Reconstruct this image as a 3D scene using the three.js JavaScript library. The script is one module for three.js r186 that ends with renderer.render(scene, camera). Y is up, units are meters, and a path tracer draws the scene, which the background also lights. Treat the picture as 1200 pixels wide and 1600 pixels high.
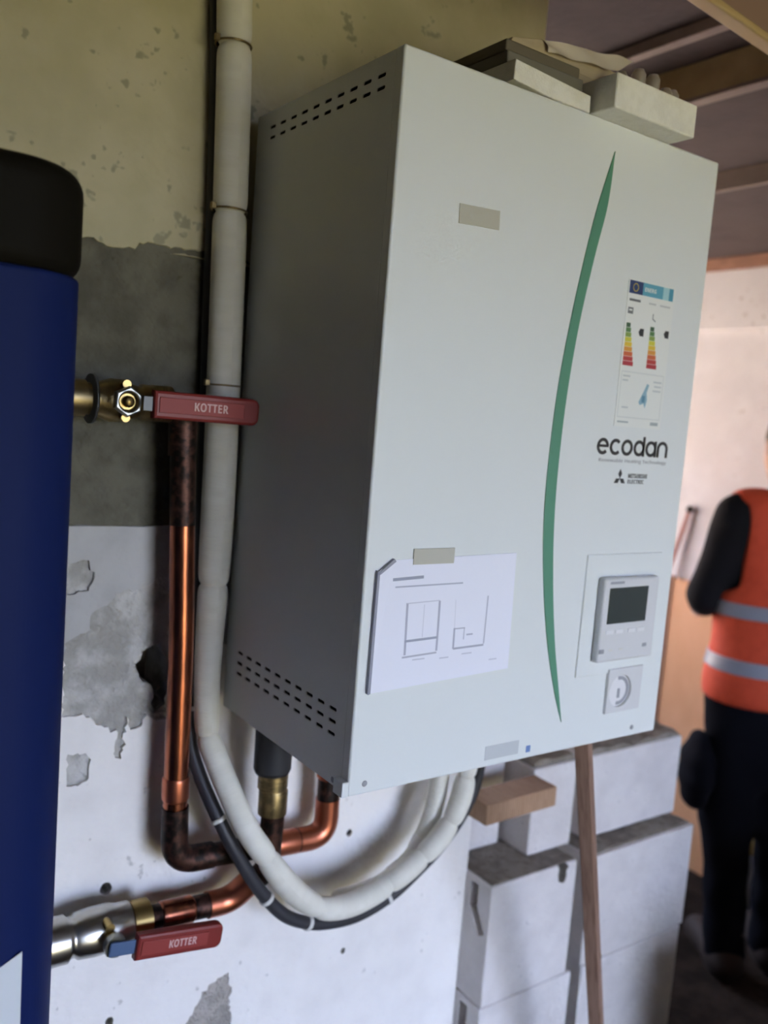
import * as THREE from 'three';
import { RoundedBoxGeometry } from 'three/addons/geometries/RoundedBoxGeometry.js';
import { MarchingCubes } from 'three/addons/objects/MarchingCubes.js';
import { mergeGeometries, mergeVertices } from 'three/addons/utils/BufferGeometryUtils.js';
import { FontLoader } from 'three/addons/loaders/FontLoader.js';
import { TextGeometry } from 'three/addons/geometries/TextGeometry.js';
import { Brush, Evaluator, SUBTRACTION } from 'three-bvh-csg';

// ---------------------------------------------------------------- camera, sky, sun, exposure
const FLOOR = 1.2;                       // the unit's underside hangs 1.2 m above the floor; plans below measure from there
const scene = new THREE.Scene();
const camera = new THREE.PerspectiveCamera(60.17, 0.75, 0.02, 200);
camera.position.set(-0.5359, 0.4229 + FLOOR, 1.1373);
camera.rotation.set(-0.10753, -0.61899, 0.078546, 'YXZ');
camera.focus = 0.92;
camera.userData.fStop = 3.6;
const SKY = [2.05, 2.45, 3.5], SKY_K = 1.0;
scene.background = new THREE.Color().setRGB(SKY[0] * SKY_K, SKY[1] * SKY_K, SKY[2] * SKY_K);
const sun = new THREE.DirectionalLight(new THREE.Color().setRGB(1, 0.93, 0.76), 10.0);
sun.position.set(4, 12.8, 6); sun.target.position.set(0, 0, 0);
sun.castShadow = true; sun.shadow.mapSize.set(2048, 2048); sun.shadow.radius = 1.5;
Object.assign(sun.shadow.camera, { left: -12, right: 12, top: 12, bottom: -12, near: 0.5, far: 40 });
scene.add(sun, sun.target);
const renderer = new THREE.WebGLRenderer({ antialias: true });
renderer.toneMapping = THREE.LinearToneMapping;
renderer.toneMappingExposure = 7.1;
renderer.shadowMap.enabled = true;

// ---------------------------------------------------------------- helpers
let seed = 7;
const rnd = () => { seed = (seed + 0x6D2B79F5) | 0; let t = Math.imul(seed ^ (seed >>> 15), 1 | seed); t = (t + Math.imul(t ^ (t >>> 7), 61 | t)) ^ t; return ((t ^ (t >>> 14)) >>> 0) / 4294967296; };
const V = (x, y, z) => new THREE.Vector3(x, y, z);
const lin = (r, g, b) => new THREE.Color().setRGB(r, g, b);
const taken = {};
function numbered(name) { const n = taken[name] = (taken[name] ?? -1) + 1; return n ? `${name}_${String(n).padStart(3, '0')}` : name; }
function thing(name, label, category, base, group) {
  const o = new THREE.Group(); o.name = numbered(name); o.position.set(base[0], base[1] + FLOOR, base[2]);
  o.userData = { label, category }; if (group) o.userData.group = group;
  o.base = base; scene.add(o); return o;
}
const shade = (m) => { m.castShadow = m.receiveShadow = true; return m; };
const rootBase = (o) => { while (!o.base) o = o.parent; return o.base; };
function part(parent, name, geo, mat, label) {               // geometry is given in plan coordinates
  const b = rootBase(parent), g = geo.clone(); g.translate(-b[0], -b[1], -b[2]);
  const m = shade(new THREE.Mesh(g, mat)); m.name = name; if (label) m.userData.label = label;
  parent.add(m); return m;
}
function single(name, label, category, geo, mat, group) {    // a thing that is one mesh
  geo.computeBoundingBox(); const bb = geo.boundingBox, c = bb.getCenter(V(0, 0, 0)), b = [c.x, bb.min.y, c.z];
  const g = geo.clone(); g.translate(-b[0], -b[1], -b[2]);
  const m = shade(new THREE.Mesh(g, mat)); m.name = numbered(name); m.position.set(b[0], b[1] + FLOOR, b[2]);
  m.userData = { label, category }; if (group) m.userData.group = group; m.base = b; scene.add(m); return m;
}
function struct(name, geo, mat) { const m = shade(new THREE.Mesh(geo.clone().translate(0, FLOOR, 0), mat)); m.name = name; m.userData.kind = 'structure'; m.base = [0, -FLOOR, 0]; scene.add(m); return m; }
function uvBox(g) {                                          // texture coordinates in metres from the main direction of each face
  if (g.index) g = g.toNonIndexed();
  const p = g.attributes.position, uv = new Float32Array(p.count * 2), a = V(), b = V(), c = V(), n = V();
  for (let i = 0; i < p.count; i += 3) {
    a.fromBufferAttribute(p, i); b.fromBufferAttribute(p, i + 1); c.fromBufferAttribute(p, i + 2);
    n.copy(b).sub(a).cross(c.clone().sub(a)); const x = Math.abs(n.x), y = Math.abs(n.y), z = Math.abs(n.z);
    [a, b, c].forEach((v, k) => { const s = x > y && x > z ? [v.z, v.y] : y > z ? [v.x, v.z] : [v.x, v.y]; uv.set(s, (i + k) * 2); });
  }
  g.setAttribute('uv', new THREE.BufferAttribute(uv, 2)); return g;
}
const box = (x0, x1, y0, y1, z0, z1, r = 0.002, seg = 2) => {
  const w = x1 - x0, h = y1 - y0, d = z1 - z0;
  const g = r > 0 ? new RoundedBoxGeometry(w, h, d, seg, Math.min(r, w / 2.01, h / 2.01, d / 2.01)) : new THREE.BoxGeometry(w, h, d);
  return uvBox(g.translate((x0 + x1) / 2, (y0 + y1) / 2, (z0 + z1) / 2));
};
function cyl(p, q, r0, r1 = r0, seg = 28, open = false) {
  const a = V(...p), b = V(...q), d = b.clone().sub(a), g = new THREE.CylinderGeometry(r1, r0, d.length(), seg, 1, open);
  g.applyQuaternion(new THREE.Quaternion().setFromUnitVectors(V(0, 1, 0), d.clone().normalize()));
  return g.translate((a.x + b.x) / 2, (a.y + b.y) / 2, (a.z + b.z) / 2);
}
function spin(profile, p, dir, seg = 32) {                   // lathe of [radius, height] turned to point along dir from p
  const g = new THREE.LatheGeometry(profile.map(([r, h]) => new THREE.Vector2(r, h)), seg);
  g.applyQuaternion(new THREE.Quaternion().setFromUnitVectors(V(0, 1, 0), V(...dir).normalize()));
  return g.translate(...p);
}
const curve = (pts, t = 0.5) => new THREE.CatmullRomCurve3(pts.map((p) => V(...p)), false, 'centripetal', t);
const tube = (pts, r, n = 120, seg = 20) => new THREE.TubeGeometry(curve(pts), n, r, seg, false);
function bentPipe(pts, r, bend, seg = 24) {                  // straight runs joined by round bends
  const path = new THREE.CurvePath(), P = pts.map((p) => V(...p)); let at = P[0];
  for (let i = 1; i < P.length - 1; i++) {
    const u = P[i - 1].clone().sub(P[i]).normalize(), w = P[i + 1].clone().sub(P[i]).normalize();
    const s = P[i].clone().addScaledVector(u, bend), e = P[i].clone().addScaledVector(w, bend);
    path.add(new THREE.LineCurve3(at, s)); path.add(new THREE.QuadraticBezierCurve3(s, P[i], e)); at = e;
  }
  path.add(new THREE.LineCurve3(at, P[P.length - 1]));
  return new THREE.TubeGeometry(path, 40 * pts.length, r, seg, false);
}
const poly = (pts) => { const s = new THREE.Shape(); pts.forEach(([x, y], i) => (i ? s.lineTo(x, y) : s.moveTo(x, y))); s.closePath(); return s; };
const slab = (shape, z0, z1, bevel = 0) => {
  const g = new THREE.ExtrudeGeometry(shape, { depth: z1 - z0 - (bevel ? bevel : 0), bevelEnabled: bevel > 0, bevelThickness: bevel, bevelSize: bevel, bevelOffset: -bevel, bevelSegments: 2, curveSegments: 16 });
  return uvBox(g.translate(0, 0, z0));
};
const merge = (list) => mergeGeometries(list.map((g) => { g = g.index ? g.toNonIndexed() : g; for (const k of Object.keys(g.attributes)) if (!['position', 'normal', 'uv'].includes(k)) g.deleteAttribute(k); return g; }));
function ragged(pts, amp, step = 0.006) {                    // an outline broken up as torn plaster is
  const out = [];
  for (let i = 0; i < pts.length; i++) {
    const [x0, y0] = pts[i], [x1, y1] = pts[(i + 1) % pts.length], L = Math.hypot(x1 - x0, y1 - y0), n = L > 0.6 ? 1 : Math.max(1, Math.round(L / step));
    for (let k = 0; k < n; k++) { const f = k / n, j = n > 1 && k ? amp : 0; out.push([x0 + (x1 - x0) * f + (rnd() - 0.5) * 2 * j, y0 + (y1 - y0) * f + (rnd() - 0.5) * 2 * j]); }
  }
  return out;
}

// ---------------------------------------------------------------- procedural textures
function noiseGrid(n, cells, s) {                            // value noise that tiles
  const g = new Float32Array(cells * cells); seed = s; for (let i = 0; i < g.length; i++) g[i] = rnd();
  const out = new Float32Array(n * n), f = cells / n;
  for (let y = 0; y < n; y++) for (let x = 0; x < n; x++) {
    const u = x * f, v = y * f, i = Math.floor(u), j = Math.floor(v); let a = u - i, b = v - j; a = a * a * (3 - 2 * a); b = b * b * (3 - 2 * b);
    const q = (p, r) => g[(r % cells) * cells + (p % cells)];
    out[y * n + x] = (q(i, j) * (1 - a) + q(i + 1, j) * a) * (1 - b) + (q(i, j + 1) * (1 - a) + q(i + 1, j + 1) * a) * b;
  }
  return out;
}
function fbm(n, cells, oct, s, gain = 0.5) {
  const out = new Float32Array(n * n); let amp = 1, sum = 0;
  for (let o = 0; o < oct; o++) { const g = noiseGrid(n, Math.min(cells << o, n), s + o * 13); for (let i = 0; i < out.length; i++) out[i] += g[i] * amp; sum += amp; amp *= gain; }
  for (let i = 0; i < out.length; i++) out[i] /= sum; return out;
}
function dataTex(n, fn, srgb, repeat, ny = n) {
  const d = new Uint8Array(n * ny * 4);
  for (let i = 0; i < n * ny; i++) { const c = fn(i, i % n, Math.floor(i / n)); for (let k = 0; k < 3; k++) d[i * 4 + k] = Math.max(0, Math.min(255, c[k] * 255)); d[i * 4 + 3] = 255; }
  const t = new THREE.DataTexture(d, n, ny); t.wrapS = t.wrapT = THREE.RepeatWrapping; t.magFilter = THREE.LinearFilter; t.minFilter = THREE.LinearMipmapLinearFilter; t.generateMipmaps = true;
  if (srgb) t.colorSpace = THREE.SRGBColorSpace; t.repeat.set(...(Array.isArray(repeat) ? repeat : [repeat, repeat])); t.needsUpdate = true; return t;
}
const sg = (x) => (x <= 0.0031308 ? 12.92 * x : 1.055 * Math.pow(x, 1 / 2.4) - 0.055);
const mixc = (a, b, t) => a.map((x, k) => x + (b[k] - x) * t);
const step = (a, b, x) => { const t = Math.max(0, Math.min(1, (x - a) / (b - a))); return t * t * (3 - 2 * t); };
const N1 = fbm(512, 4, 6, 11), N2 = fbm(512, 16, 5, 47), N3 = fbm(512, 64, 3, 91);
const grey = (f, r) => dataTex(512, (i) => { const v = f(i); return [v, v, v]; }, false, r);
function mat(c1, c2, o = {}) {                               // two linear colours mixed by layered noise, with fine relief
  const { rep = 1, lo = 0.35, hi = 0.65, spots, rough = 0.9, bump = 0, ...rest } = o;
  const map = dataTex(512, (i) => { let c = mixc(c1, c2, step(lo, hi, N1[i] * 0.6 + N2[i] * 0.4)); if (spots) c = mixc(c, spots.c, step(spots.at, spots.at + 0.06, N2[(i * 7 + 131) % N2.length] * 0 + (N2[i] * 0.5 + N3[i] * 0.5))); return c.map(sg); }, true, rep);
  const m = new THREE.MeshPhysicalMaterial({ map, roughness: rough, ...rest });
  if (bump) { m.bumpMap = grey((i) => N2[i] * 0.5 + N3[i] * 0.5, rep); m.bumpScale = bump; }
  return m;
}
const plain = (c, rough = 0.6, o = {}) => new THREE.MeshPhysicalMaterial({ color: lin(...c), roughness: rough, ...o });
const grainTex = dataTex(256, (i, x, y) => { const v = 0.5 + 0.5 * Math.sin((x + 14 * N1[(y * 2 * 512 + x * 2) % N1.length]) * 0.55); const f = N3[(Math.floor(y / 6) * 512 + x * 2) % N3.length]; const t = 0.55 * v + 0.45 * f; return mixc([0.26, 0.13, 0.07], [0.50, 0.33, 0.21], t).map(sg); }, true, [9, 1.2]);

const M = {
  plasterTop: mat([0.47, 0.43, 0.285], [0.55, 0.50, 0.35], { rep: 1.3, bump: 0.002, spots: { c: [0.33, 0.31, 0.22], at: 0.63 } }),
  render: mat([0.092, 0.087, 0.066], [0.15, 0.142, 0.11], { rep: 2.4, bump: 0.006, rough: 0.97 }),
  base: mat([0.36, 0.345, 0.315], [0.56, 0.545, 0.52], { rep: 2.6, bump: 0.008, lo: 0.4, hi: 0.6, rough: 0.97 }),
  white: mat([0.80, 0.765, 0.735], [0.87, 0.835, 0.80], { rep: 1.6, bump: 0.0022, lo: 0.25, hi: 0.6, spots: { c: [0.6, 0.575, 0.55], at: 0.72 }, rough: 0.85 }),
  greyCoat: mat([0.40, 0.39, 0.38], [0.50, 0.49, 0.48], { rep: 1.6, bump: 0.003, lo: 0.25, hi: 0.65 }),
  pink: mat([0.70, 0.645, 0.62], [0.77, 0.725, 0.70], { rep: 0.8, bump: 0.003, spots: { c: [0.56, 0.49, 0.44], at: 0.70 } }),
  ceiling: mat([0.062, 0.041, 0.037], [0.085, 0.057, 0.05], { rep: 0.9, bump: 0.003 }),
  beam: mat([0.42, 0.3, 0.15], [0.52, 0.38, 0.2], { rep: 1.5, bump: 0.002 }),
  paleBeam: mat([0.27, 0.20, 0.17], [0.34, 0.26, 0.22], { rep: 1.5, bump: 0.002 }),
  floor: mat([0.016, 0.011, 0.008], [0.034, 0.023, 0.017], { rep: 1.2, bump: 0.01, rough: 1, specularIntensity: 0.15 }),
  room: mat([0.17, 0.15, 0.115], [0.22, 0.195, 0.15], { rep: 0.7 }),
  earth: mat([0.115, 0.1, 0.03], [0.16, 0.138, 0.045], { rep: 0.3, bump: 0.02 }),
  clay: mat([0.66, 0.56, 0.50], [0.76, 0.66, 0.59], { rep: 0.5, bump: 0.004 }),
  block: mat([0.64, 0.60, 0.585], [0.73, 0.69, 0.67], { rep: 2.2, bump: 0.0022, lo: 0.3, hi: 0.7, spots: { c: [0.54, 0.51, 0.5], at: 0.71 }, rough: 0.95 }),
  mortar: mat([0.20, 0.17, 0.14], [0.32, 0.28, 0.235], { rep: 5, bump: 0.006, rough: 0.97 }),
  patch: mat([0.34, 0.31, 0.28], [0.50, 0.46, 0.42], { rep: 5, bump: 0.01, rough: 0.97 }),
  wood: new THREE.MeshStandardMaterial({ map: grainTex, roughness: 0.75 }),
  lath: mat([0.19, 0.105, 0.07], [0.29, 0.175, 0.125], { rep: [22, 2], rough: 0.75 }),
  board: mat([0.74, 0.37, 0.175], [0.82, 0.43, 0.22], { rep: [1.2, 0.5], rough: 0.6 }),
  boardEdge: mat([0.33, 0.16, 0.095], [0.42, 0.21, 0.13], { rep: 2, rough: 0.7 }),
  copper: (() => { const m = mat([0.50, 0.165, 0.09], [0.22, 0.082, 0.055], { rep: [1, 1], lo: 0.38, hi: 0.66 }); m.metalness = 1; m.roughness = 0.27; return m; })(),
  soot: (() => { const m = mat([0.10, 0.048, 0.036], [0.022, 0.016, 0.015], { rep: [1, 1], lo: 0.38, hi: 0.6 }); m.metalness = 0.85; m.roughness = 0.5; return m; })(),
  fitting: plain([0.52, 0.17, 0.10], 0.36, { metalness: 1 }),
  brass: plain([0.42, 0.30, 0.12], 0.35, { metalness: 1 }),
  oldBrass: mat([0.42, 0.31, 0.15], [0.22, 0.17, 0.09], { rep: 1, rough: 0.4, metalness: 1 }),
  steel: plain([0.13, 0.135, 0.14], 0.5, { metalness: 0.8 }), nutMetal: plain([0.30, 0.30, 0.28], 0.3, { metalness: 1 }),
  nickel: plain([0.50, 0.485, 0.45], 0.28, { metalness: 1 }),
  red: plain([0.20, 0.016, 0.014], 0.45), redFace: plain([0.26, 0.028, 0.024], 0.55),
  blueSleeve: plain([0.06, 0.11, 0.22], 0.5),
  print: plain([0.62, 0.40, 0.38], 0.6),
  foam: mat([0.71, 0.685, 0.60], [0.79, 0.765, 0.68], { rep: [6, 1], lo: 0.3, hi: 0.7, bump: 0.0008, rough: 0.7 }),
  rubber: plain([0.018, 0.018, 0.021], 0.65), cable: plain([0.03, 0.03, 0.036], 0.5), tie: plain([0.66, 0.65, 0.62], 0.4),
  casing: plain([0.755, 0.79, 0.79], 0.42), inside: plain([0.015, 0.015, 0.015], 0.9),
  green: plain([0.10, 0.29, 0.19], 0.4), ink: plain([0.035, 0.033, 0.035], 0.6), inkGrey: plain([0.27, 0.27, 0.29], 0.6),
  plastic: plain([0.66, 0.665, 0.68], 0.45), screen: plain([0.022, 0.034, 0.03], 0.18), button: plain([0.78, 0.78, 0.80], 0.4), greyInk: plain([0.33, 0.34, 0.38], 0.5),
  tape: plain([0.52, 0.51, 0.44], 0.35), paper: plain([0.8, 0.8, 0.86], 0.8),
  tankBlue: plain([0.006, 0.014, 0.078], 0.6, { specularIntensity: 0.2 }), lid: plain([0.007, 0.006, 0.004], 0.65, { specularIntensity: 0.15 }), label: plain([0.62, 0.66, 0.70], 0.5),
  eps: mat([0.80, 0.79, 0.75], [0.86, 0.85, 0.81], { rep: 9, bump: 0.0012, rough: 0.85 }),
  cardboard: mat([0.42, 0.345, 0.25], [0.5, 0.415, 0.30], { rep: [3, 9], rough: 0.85 }), grey: plain([0.16, 0.15, 0.125], 0.7),
  film: plain([0.74, 0.70, 0.66], 0.5), clear: plain([0.6, 0.54, 0.5], 0.35, { transmission: 0.6, thickness: 0 }),
  rim: plain([0.50, 0.36, 0.19], 0.5), dish: plain([0.27, 0.17, 0.14], 0.7),
  vest: mat([0.62, 0.060, 0.018], [0.70, 0.078, 0.026], { rep: 3, rough: 0.8 }), band: plain([0.30, 0.31, 0.35], 0.4),
  black: plain([0.014, 0.013, 0.015], 0.9, { specularIntensity: 0.25 }), navy: plain([0.006, 0.006, 0.009], 0.9, { specularIntensity: 0.15 }),
  boot: plain([0.03, 0.016, 0.01], 0.8), skin: plain([0.5, 0.29, 0.21], 0.55), hair: plain([0.03, 0.018, 0.014], 0.7),
  rod: plain([0.45, 0.16, 0.11], 0.4),
};
const font = await new FontLoader().loadAsync('fonts/droid/droid_sans_bold.typeface.json');
function lettering(text, x0, x1, y0, y1, z, depth = 0.0006, f = font) {   // raised print filling a rectangle of a front-facing plane
  const g = new TextGeometry(text, { font: f, size: 1, depth: 1, curveSegments: 6, bevelEnabled: false });
  g.computeBoundingBox(); const b = g.boundingBox;
  g.translate(-b.min.x, -b.min.y, 0); g.scale((x1 - x0) / (b.max.x - b.min.x), (y1 - y0) / (b.max.y - b.min.y), depth);
  return g.translate(x0, y0, z);
}

// ---------------------------------------------------------------- the setting
const END = 0.522, C = 1.15, XR = 2.4, ZF = 3.6, ZB = -1.95, XL = -2.0;
const holes = [[-0.146, -0.252, 0.008], [0.254, -0.258, 0.0055], [0.26, -0.466, 0.0045], [-0.132, -0.454, 0.006]];
const punch = (s, extra = 0) => { for (const [x, y, r] of holes) { const h = new THREE.Path(); h.absellipse(x, y, r + extra, r * 1.15 + extra, 0, Math.PI * 2); s.holes.push(h); } return s; };
const cavity = [[-0.118, 0.062], [-0.1, 0.083], [-0.082, 0.09], [-0.07, 0.05], [-0.072, 0.0], [-0.088, -0.012], [-0.094, 0.03], [-0.106, 0.035]];
{
  const s = punch(poly([[XL, -FLOOR], [END, -FLOOR], [END, C + 0.02], [XL, C + 0.02]]));
  s.holes.push(new THREE.Path(ragged(cavity, 0.003, 0.008).map(([x, y]) => new THREE.Vector2(x, y))));
  const wall = struct('wall_back', merge([slab(s, -0.09, -0.004), box(XL, END, -FLOOR, C + 0.02, -0.2, -0.09, 0)]), M.base);
  // upper paint coat with its torn lower edge, dark render band, lower white coat with broken patches
  part(wall, 'plaster_coat', slab(poly([[XL, 0.605], ...ragged([[-0.30, 0.606], [-0.20, 0.614], [-0.175, 0.606], [-0.147, 0.6085], [-0.142, 0.617], [-0.131, 0.620], [-0.10, 0.6175], [-0.054, 0.6225], [0.05, 0.618]], 0.0022, 0.007).slice(0, -28), [END, 0.618], [END, C + 0.02], [XL, C + 0.02]]), -0.004, 0.004, 0.0012), M.plasterTop, 'olive cream painted plaster with a torn lower edge');
  part(wall, 'render_band', slab(poly([[XL, 0.25], [-0.3, 0.25], [-0.2, 0.2545], [-0.15, 0.252], [-0.09, 0.253], [END, 0.25], [END, 0.64], [XL, 0.64]]), -0.004, -0.0005), M.render, 'dark grey rough render band');
  const torn = (pts, n) => ragged([...pts, pts[pts.length - 1]], 0.0035, 0.006).slice(0, n);
  const upper = torn([[-0.215, 0.0802], [-0.215, 0.10], [-0.188, 0.112], [-0.176, 0.142], [-0.158, 0.152], [-0.142, 0.167], [-0.128, 0.163], [-0.112, 0.172], [-0.1, 0.178], [-0.08, 0.182], [-0.06, 0.18], [-0.055, 0.0802]]).filter((p) => p[1] > 0.0845 && p[0] < -0.05);
  const lower = torn([[-0.055, 0.0798], [-0.055, -0.02], [-0.085, -0.022], [-0.1, -0.010], [-0.108, -0.026], [-0.122, -0.028], [-0.128, -0.010], [-0.133, -0.068], [-0.141, -0.065], [-0.139, -0.03], [-0.158, -0.02], [-0.178, -0.003], [-0.215, 0.003], [-0.215, 0.0798]]).filter((p) => p[1] < 0.0755 && p[0] < -0.05);
  while (upper.length > 2 && upper[upper.length - 1][0] < -0.1) upper.pop();
  while (lower.length > 2 && lower[lower.length - 1][0] > -0.1) lower.pop();
  const low = punch(poly([[XL, -FLOOR], [END, -FLOOR], [END, 0.08], [-0.053, 0.08], ...lower, [-0.217, 0.08], [XL, 0.08]]));
  const mid = poly([[XL, 0.0802], [-0.217, 0.0802], ...upper, [-0.053, 0.0802], [END, 0.0802], [END, 0.2525], [-0.06, 0.2525], [-0.085, 0.2535], [-0.12, 0.2515], [-0.16, 0.253], [-0.21, 0.2535], [XL, 0.25]]);
  const hole = (shape, pts) => shape.holes.push(new THREE.Path(pts.map(([x, y]) => new THREE.Vector2(x, y))));
  hole(mid, ragged([[-0.215, 0.165], [-0.187, 0.168], [-0.18, 0.185], [-0.188, 0.208], [-0.215, 0.205]], 0.002));
  hole(low, ragged([[-0.205, -0.05], [-0.182, -0.052], [-0.174, -0.062], [-0.176, -0.088], [-0.19, -0.096], [-0.205, -0.094]], 0.002));
  hole(low, ragged([[-0.018, -0.53], [-0.012, -0.495], [0.0, -0.475], [0.008, -0.455], [0.03, -0.446], [0.05, -0.438], [0.056, -0.468], [0.052, -0.492], [0.062, -0.53], [0.05, -0.575], [-0.01, -0.57]], 0.0035));
  part(wall, 'plaster_coat', slab(mid, -0.004, 0.002, 0.0005), M.greyCoat, 'greyer skim coat under the dark band');
  part(wall, 'plaster_coat', slab(low, -0.004, 0.002, 0.0005), M.white, 'white painted plaster with broken patches');
  part(wall, 'mortar_patch', slab(poly(ragged([[-0.026, -0.585], [-0.02, -0.5], [-0.004, -0.466], [0.03, -0.438], [0.058, -0.43], [0.062, -0.47], [0.06, -0.49], [0.069, -0.53], [0.06, -0.585]], 0.001)), -0.004, -0.0012), M.patch, 'beige crumbly mortar');
}
const opening = (x0, x1, y1, z0, z1, name) => {              // a wall across z with a doorway left open
  const s = poly([[XL - 0.2, -FLOOR], [x0, -FLOOR], [x0, y1], [x1, y1], [x1, -FLOOR], [XR + 0.2, -FLOOR], [XR + 0.2, C + 0.02], [XL - 0.2, C + 0.02]]);
  struct(name, slab(s, z0, z1), M.room);
};
opening(-0.2, 1.15, 0.92, ZF, ZF + 0.25, 'wall_front');
{
  const s = poly([[XL - 0.2, -FLOOR], [XR + 0.2, -FLOOR], [XR + 0.2, C + 0.02], [XL - 0.2, C + 0.02]]);
  s.holes.push(new THREE.Path([[0.95, -0.3], [2.05, -0.3], [2.05, 0.66], [0.95, 0.66]].map(([x, y]) => new THREE.Vector2(x, y))));
  struct('wall_rear', slab(s, ZB - 0.25, ZB), M.room);
}
struct('wall_left', box(XL - 0.2, XL, -FLOOR, C + 0.02, ZB, ZF, 0), M.room);
const right = struct('wall_right', box(XR, XR + 0.2, -FLOOR, C + 0.02, ZB, ZF, 0), M.pink);
part(right, 'plaster_coat', box(XR - 0.028, XR + 0.001, 0.838, 1.055, ZB, 1.2, 0.004), M.pink, 'thicker plaster step under the ceiling');
struct('floor', box(XL - 0.2, XR + 0.2, -FLOOR - 0.15, -FLOOR, ZB - 0.25, ZF + 0.25, 0), M.floor);
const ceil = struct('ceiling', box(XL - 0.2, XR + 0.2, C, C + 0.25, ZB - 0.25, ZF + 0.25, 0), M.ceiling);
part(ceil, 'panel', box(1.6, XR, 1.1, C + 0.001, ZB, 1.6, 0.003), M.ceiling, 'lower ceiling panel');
part(ceil, 'panel_edge', box(1.585, 1.6, 1.098, C + 0.001, ZB, 1.6, 0.003), M.paleBeam, 'pale edge strip of the lower panel');
struct('trim_1', box(0.80, 0.826, 1.128, C, -1.6, 1.4, 0.003), M.paleBeam);
const joist = struct('trim_2', box(0.945, 0.972, 1.084, C, -1.6, 1.4, 0.002), M.beam);
part(joist, 'lower_strip', box(0.943, 0.974, 1.076, 1.0845, -1.6, 1.4, 0.002), M.paleBeam, 'pale pinkish strip along the underside');
struct('trim_3', box(XR - 0.04, XR + 0.001, 1.055, 1.1, ZB, 1.6, 0.003), M.boardEdge);
struct('ground', box(-400, 400, -FLOOR - 0.4, -FLOOR - 0.16, -400, 400, 0), M.earth);
struct('terrace', box(-4, 6, -FLOOR - 0.2, -FLOOR - 0.03, -6.2, ZB - 0.26, 0), M.clay);
struct('boundary_wall', box(-4, 6, -FLOOR - 0.2, 1.6, -6.5, -6.2, 0), M.clay);

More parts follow.
